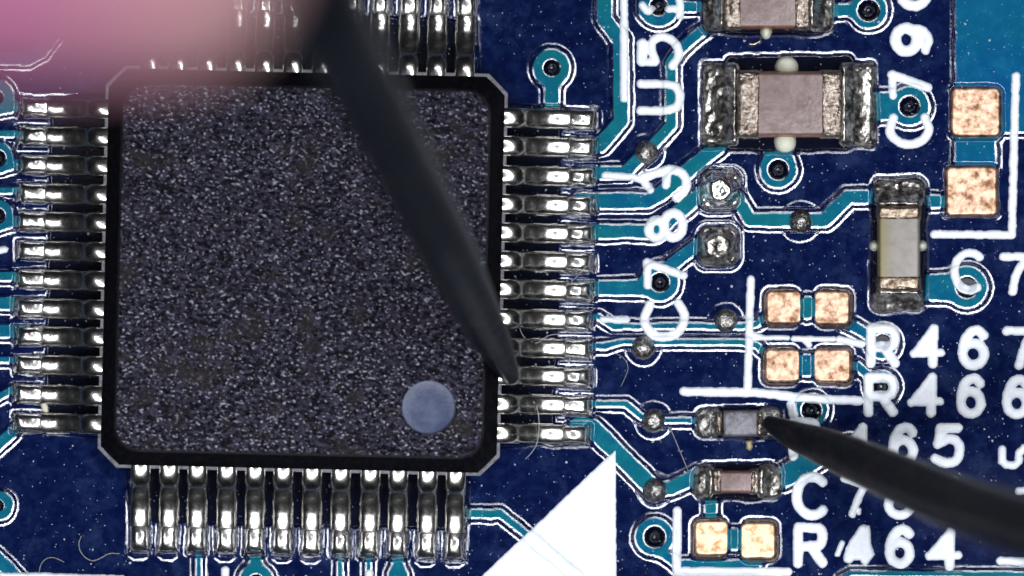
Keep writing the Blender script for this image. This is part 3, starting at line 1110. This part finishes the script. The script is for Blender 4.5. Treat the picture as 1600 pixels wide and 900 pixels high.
# ------------------------------------------------------------------ the two pointed tools
def tool(name, label, nodes, flat=1.0):
    """nodes: (apparent px, apparent py, radius px, height) from the tip outwards"""
    pts = [PA(a, b_, z) for a, b_, r, z in nodes]
    rad = [r * S * (CAM_H - z) / CAM_H for a, b_, r, z in nodes]
    # resample smoothly
    P2, R2 = [], []
    n = len(pts)
    for i in range(n - 1):
        p0, p1, p2, p3 = pts[max(i - 1, 0)], pts[i], pts[i + 1], pts[min(i + 2, n - 1)]
        r0, r1, r2, r3 = rad[max(i - 1, 0)], rad[i], rad[i + 1], rad[min(i + 2, n - 1)]
        for k in range(6):
            t = k / 6
            w0, w1, w2, w3 = -.5 * t + t * t - .5 * t ** 3, 1 - 2.5 * t * t + 1.5 * t ** 3, .5 * t + 2 * t * t - 1.5 * t ** 3, -.5 * t * t + .5 * t ** 3
            P2.append(p0 * w0 + p1 * w1 + p2 * w2 + p3 * w3)
            R2.append(max(.01, r0 * w0 + r1 * w1 + r2 * w2 + r3 * w3))
    P2.append(pts[-1]); R2.append(rad[-1])
    bm = bmesh.new()
    rings = []
    NS = 28
    for i, (p, r) in enumerate(zip(P2, R2)):
        d = (P2[min(i + 1, len(P2) - 1)] - P2[max(i - 1, 0)]).normalized()
        sx = d.cross(Vector((0, 0, 1))).normalized()
        up = sx.cross(d)
        ring = []
        for k in range(NS):
            a = 2 * math.pi * k / NS
            c, s = math.cos(a), math.sin(a)
            e = 2 / 2.15                      # a slightly squared bar
            ring.append(p + sx * (r * math.copysign(abs(c) ** e, c)) + up * (r * flat * math.copysign(abs(s) ** e, s)))
        rings.append(ring)
    vr = loft(bm, rings)
    tipv = bm.verts.new(P2[0] - (P2[1] - P2[0]).normalized() * R2[0] * .6)
    for k in range(NS):
        bm.faces.new((vr[0][(k + 1) % NS], vr[0][k], tipv))
    bm.faces.new(vr[-1])
    o = link(name, bm_mesh(name, bm, .9), M['tool'])
    return tag(o, label, 'probe', 'black pointed probes')


tool('pointed_probe', 'blurred black probe slanting down from the pink fingertip across the chip',
     [(799, 592, 12, .63), (790, 573, 19, .9), (768, 530, 29, 1.5), (737, 470, 38, 2.5), (692, 378, 45, 4.2), (636, 270, 50, 6.1), (566, 130, 56, 8.6), (500, 0, 65, 11.0), (430, -160, 71, 13.2), (330, -380, 75, 15.5), (180, -700, 79, 18.0)], .8)
tool('pointed_probe', 'black probe coming in from the right edge to the small grey resistor',
     [(1197, 658, 10, .42), (1214, 667, 16, .50), (1245, 682, 23, .66), (1300, 703, 31, 1.1), (1400, 746, 39, 2.2), (1500, 788, 44, 3.6), (1600, 822, 48, 5.2), (1720, 864, 53, 7.1), (1900, 930, 58, 9.6), (2100, 1000, 62, 12.0)], .8)

# ------------------------------------------------------------------ fingertip
FZ, FR = 26.0, 6.5
edge = PA(0, 146, FZ)
tipx = PA(515, 0, FZ).x
axis_y = edge.y + FR
bm = bmesh.new()
rings = []
NS = 40
Lx = 3.2
for i in range(27):
    if i < 15:
        s = 1 - i / 15.0                      # 1 at the tip
        s = s ** .7
        r = max(1e-3, (1 - s ** 3.2)) ** (1 / 3.2)
        x = tipx - Lx * (1 - s)
    else:
        j = i - 14
        r = 1.0 + .012 * j + (.035 if j in (6, 7) else 0)
        x = tipx - Lx - j * 1.7
    ring = []
    for k in range(NS):
        a = 2 * math.pi * k / NS
        c, s_ = math.cos(a), math.sin(a)
        ring.append((x, axis_y + FR * r * c + .05 * (tipx - x), FZ + FR * .92 * r * s_))
    rings.append(ring)
vr = loft(bm, rings)
bm.faces.new(vr[0]); bm.faces.new(vr[-1])
fo = link('finger', bm_mesh('finger', bm, 1.2), M['skin'])
tag(fo, 'out of focus pink fingertip over the upper left corner', 'finger')
bm = bmesh.new()
nail_rings = []
for i in range(9):
    t = i / 8
    x = tipx - 1.2 - 6.2 * t
    hw_ = .62 * (1 - .35 * (1 - min(1, t * 3)) ** 2)
    ring = []
    for k in range(11):
        a = math.radians(90) + (k / 10 - .5) * 2 * hw_
        sl_ = max(0.05, 1 - (max(0.0, (x - (tipx - Lx)) / Lx)) ** 3.2) ** (1 / 3.2)
        ring.append(bm.verts.new((x, axis_y + (FR * sl_ + .12) * math.cos(a) + .05 * (tipx - x), FZ + (FR * .92 * sl_ + .12) * math.sin(a))))
    nail_rings.append(ring)
for a, b_ in zip(nail_rings[:-1], nail_rings[1:]):
    for k in range(10):
        bm.faces.new((a[k], a[k + 1], b_[k + 1], b_[k]))
bmesh.ops.solidify(bm, geom=list(bm.faces), thickness=.2)
link('fingernail', bm_mesh('fingernail', bm, .9), M['nail'], fo)


# ------------------------------------------------------------------ lint and dust
def fibre(label, pts, r=.8, z=None, loose=.03):
    pts = chaikin(pts, 3)
    bm = bmesh.new()
    rings = []
    v3 = []
    for i, (x, y) in enumerate(pts):
        zz = float(hs(x, y)) + loose if z is None else z
        v3.append(P(x, y, zz + .02 * math.sin(i * .9)))
    for i, p in enumerate(v3):
        d = (v3[min(i + 1, len(v3) - 1)] - v3[max(i - 1, 0)]).normalized()
        sx = d.cross(Vector((0, 0, 1))).normalized()
        up = sx.cross(d)
        rings.append([p + (sx * math.cos(a) + up * math.sin(a)) * r * S for a in (0, 1.257, 2.513, 3.77, 5.027)])
    vr = loft(bm, rings)
    bm.faces.new(vr[0]); bm.faces.new(vr[-1])
    o = link('lint_fibre', bm_mesh('lint_fibre', bm, 1.5), M['lint'])
    tag(o, label, 'lint', 'lint fibres lying on the board')


fibre('pale hooked lint fibre crossing the two lowest leads above the white triangle tip', [(826, 620), (838, 632), (843, 655), (841, 690), (832, 706), (821, 717)], .8, .2)
fibre('curled pale lint fibre on bare blue board beside the bottom row of leads', [(127, 838), (122, 850), (127, 866), (143, 878), (158, 872), (170, 864), (186, 865)], .8)
fibre('faint arched lint fibre at the bottom beside the curled one', [(61, 894), (64, 880), (74, 871), (86, 871), (100, 878)], .7)
fibre('long straight hair running from a solder bump to the smallest capacitor', [(1046, 668), (1050, 675), (1062, 704), (1075, 735)], .7)
fibre('arched lint fibre over the leads just beyond the upper probe tip', [(811, 510), (818, 528), (838, 538), (850, 528), (862, 522), (880, 523)], .7, .22)
fibre('small lint fibre below the middle solder bump on blue board', [(957, 550), (975, 558), (983, 574), (976, 592), (970, 604)], .5)
fibre('fine lint fibre over lead ends beside the printed 7 of C783', [(893, 440), (905, 428), (912, 420), (920, 414)], .6, .2)
# a cream flake between two western leads
fl = stamp('cream_flake', [('poly', [(64, 632), (70, 629), (74, 634), (75, 642), (72, 645), (66, 641)])], M['speck'], None, .03, 3, 1.0, .02, .2, 77)
tag(fl, 'tiny cream flake between the two lowest leads near the left picture edge', 'flake')
fl = stamp('tin_flake', [('poly', [(1169, 66), (1180, 66), (1188, 60), (1190, 66), (1178, 73), (1168, 71)])], M['dull_solder'], None, .05, 3, 1.0, .01, .4, 78)
tag(fl, 'tiny silver crumb under the glue of the capacitor at the upper edge', 'flake')
fl = stamp('brown_crumb', [('poly', [(1166, 690), (1174, 688), (1176, 698), (1172, 704), (1167, 701)])], M['ceram_yellow'], None, .05, 3, 1.0, .01, .4, 79)
tag(fl, 'tiny brown crumb between the small resistor and the smallest capacitor', 'flake')

vv, ff = [], []
for k in range(5200):
    x, y = rng.uniform(-20, 1620), rng.uniform(-20, 920)
    u, v = x - CX, y - CY
    if abs(u) < 330 and abs(v) < 330:
        continue
    r = .4 + rng.exponential(.42)
    if k % 90 == 0:
        r *= 2.2
    r = min(r, 3.0) * S
    z = float(hs(x, y))
    c = P(x, y, z + r * .2)
    a = rng.uniform(0, 6.28)
    el = rng.uniform(.5, 1.0)
    b0 = len(vv)
    for q in range(4):
        aa = a + q * math.pi / 2
        rr_ = r * (el if q % 2 else 1) * rng.uniform(.7, 1.2)
        vv.append((c.x + rr_ * math.cos(aa), c.y + rr_ * math.sin(aa), c.z))
    vv.append((c.x, c.y, c.z + r * .6))
    ff += [(b0, b0 + 1, b0 + 4), (b0 + 1, b0 + 2, b0 + 4), (b0 + 2, b0 + 3, b0 + 4), (b0 + 3, b0, b0 + 4)]
me = bpy.data.meshes.new('dust')
me.from_pydata(vv, [], ff)
du = link('dust', me, M['dust'])
du['kind'] = 'stuff'
du['label'] = 'fine pale dust specks scattered over the blue board'
du['category'] = 'dust'
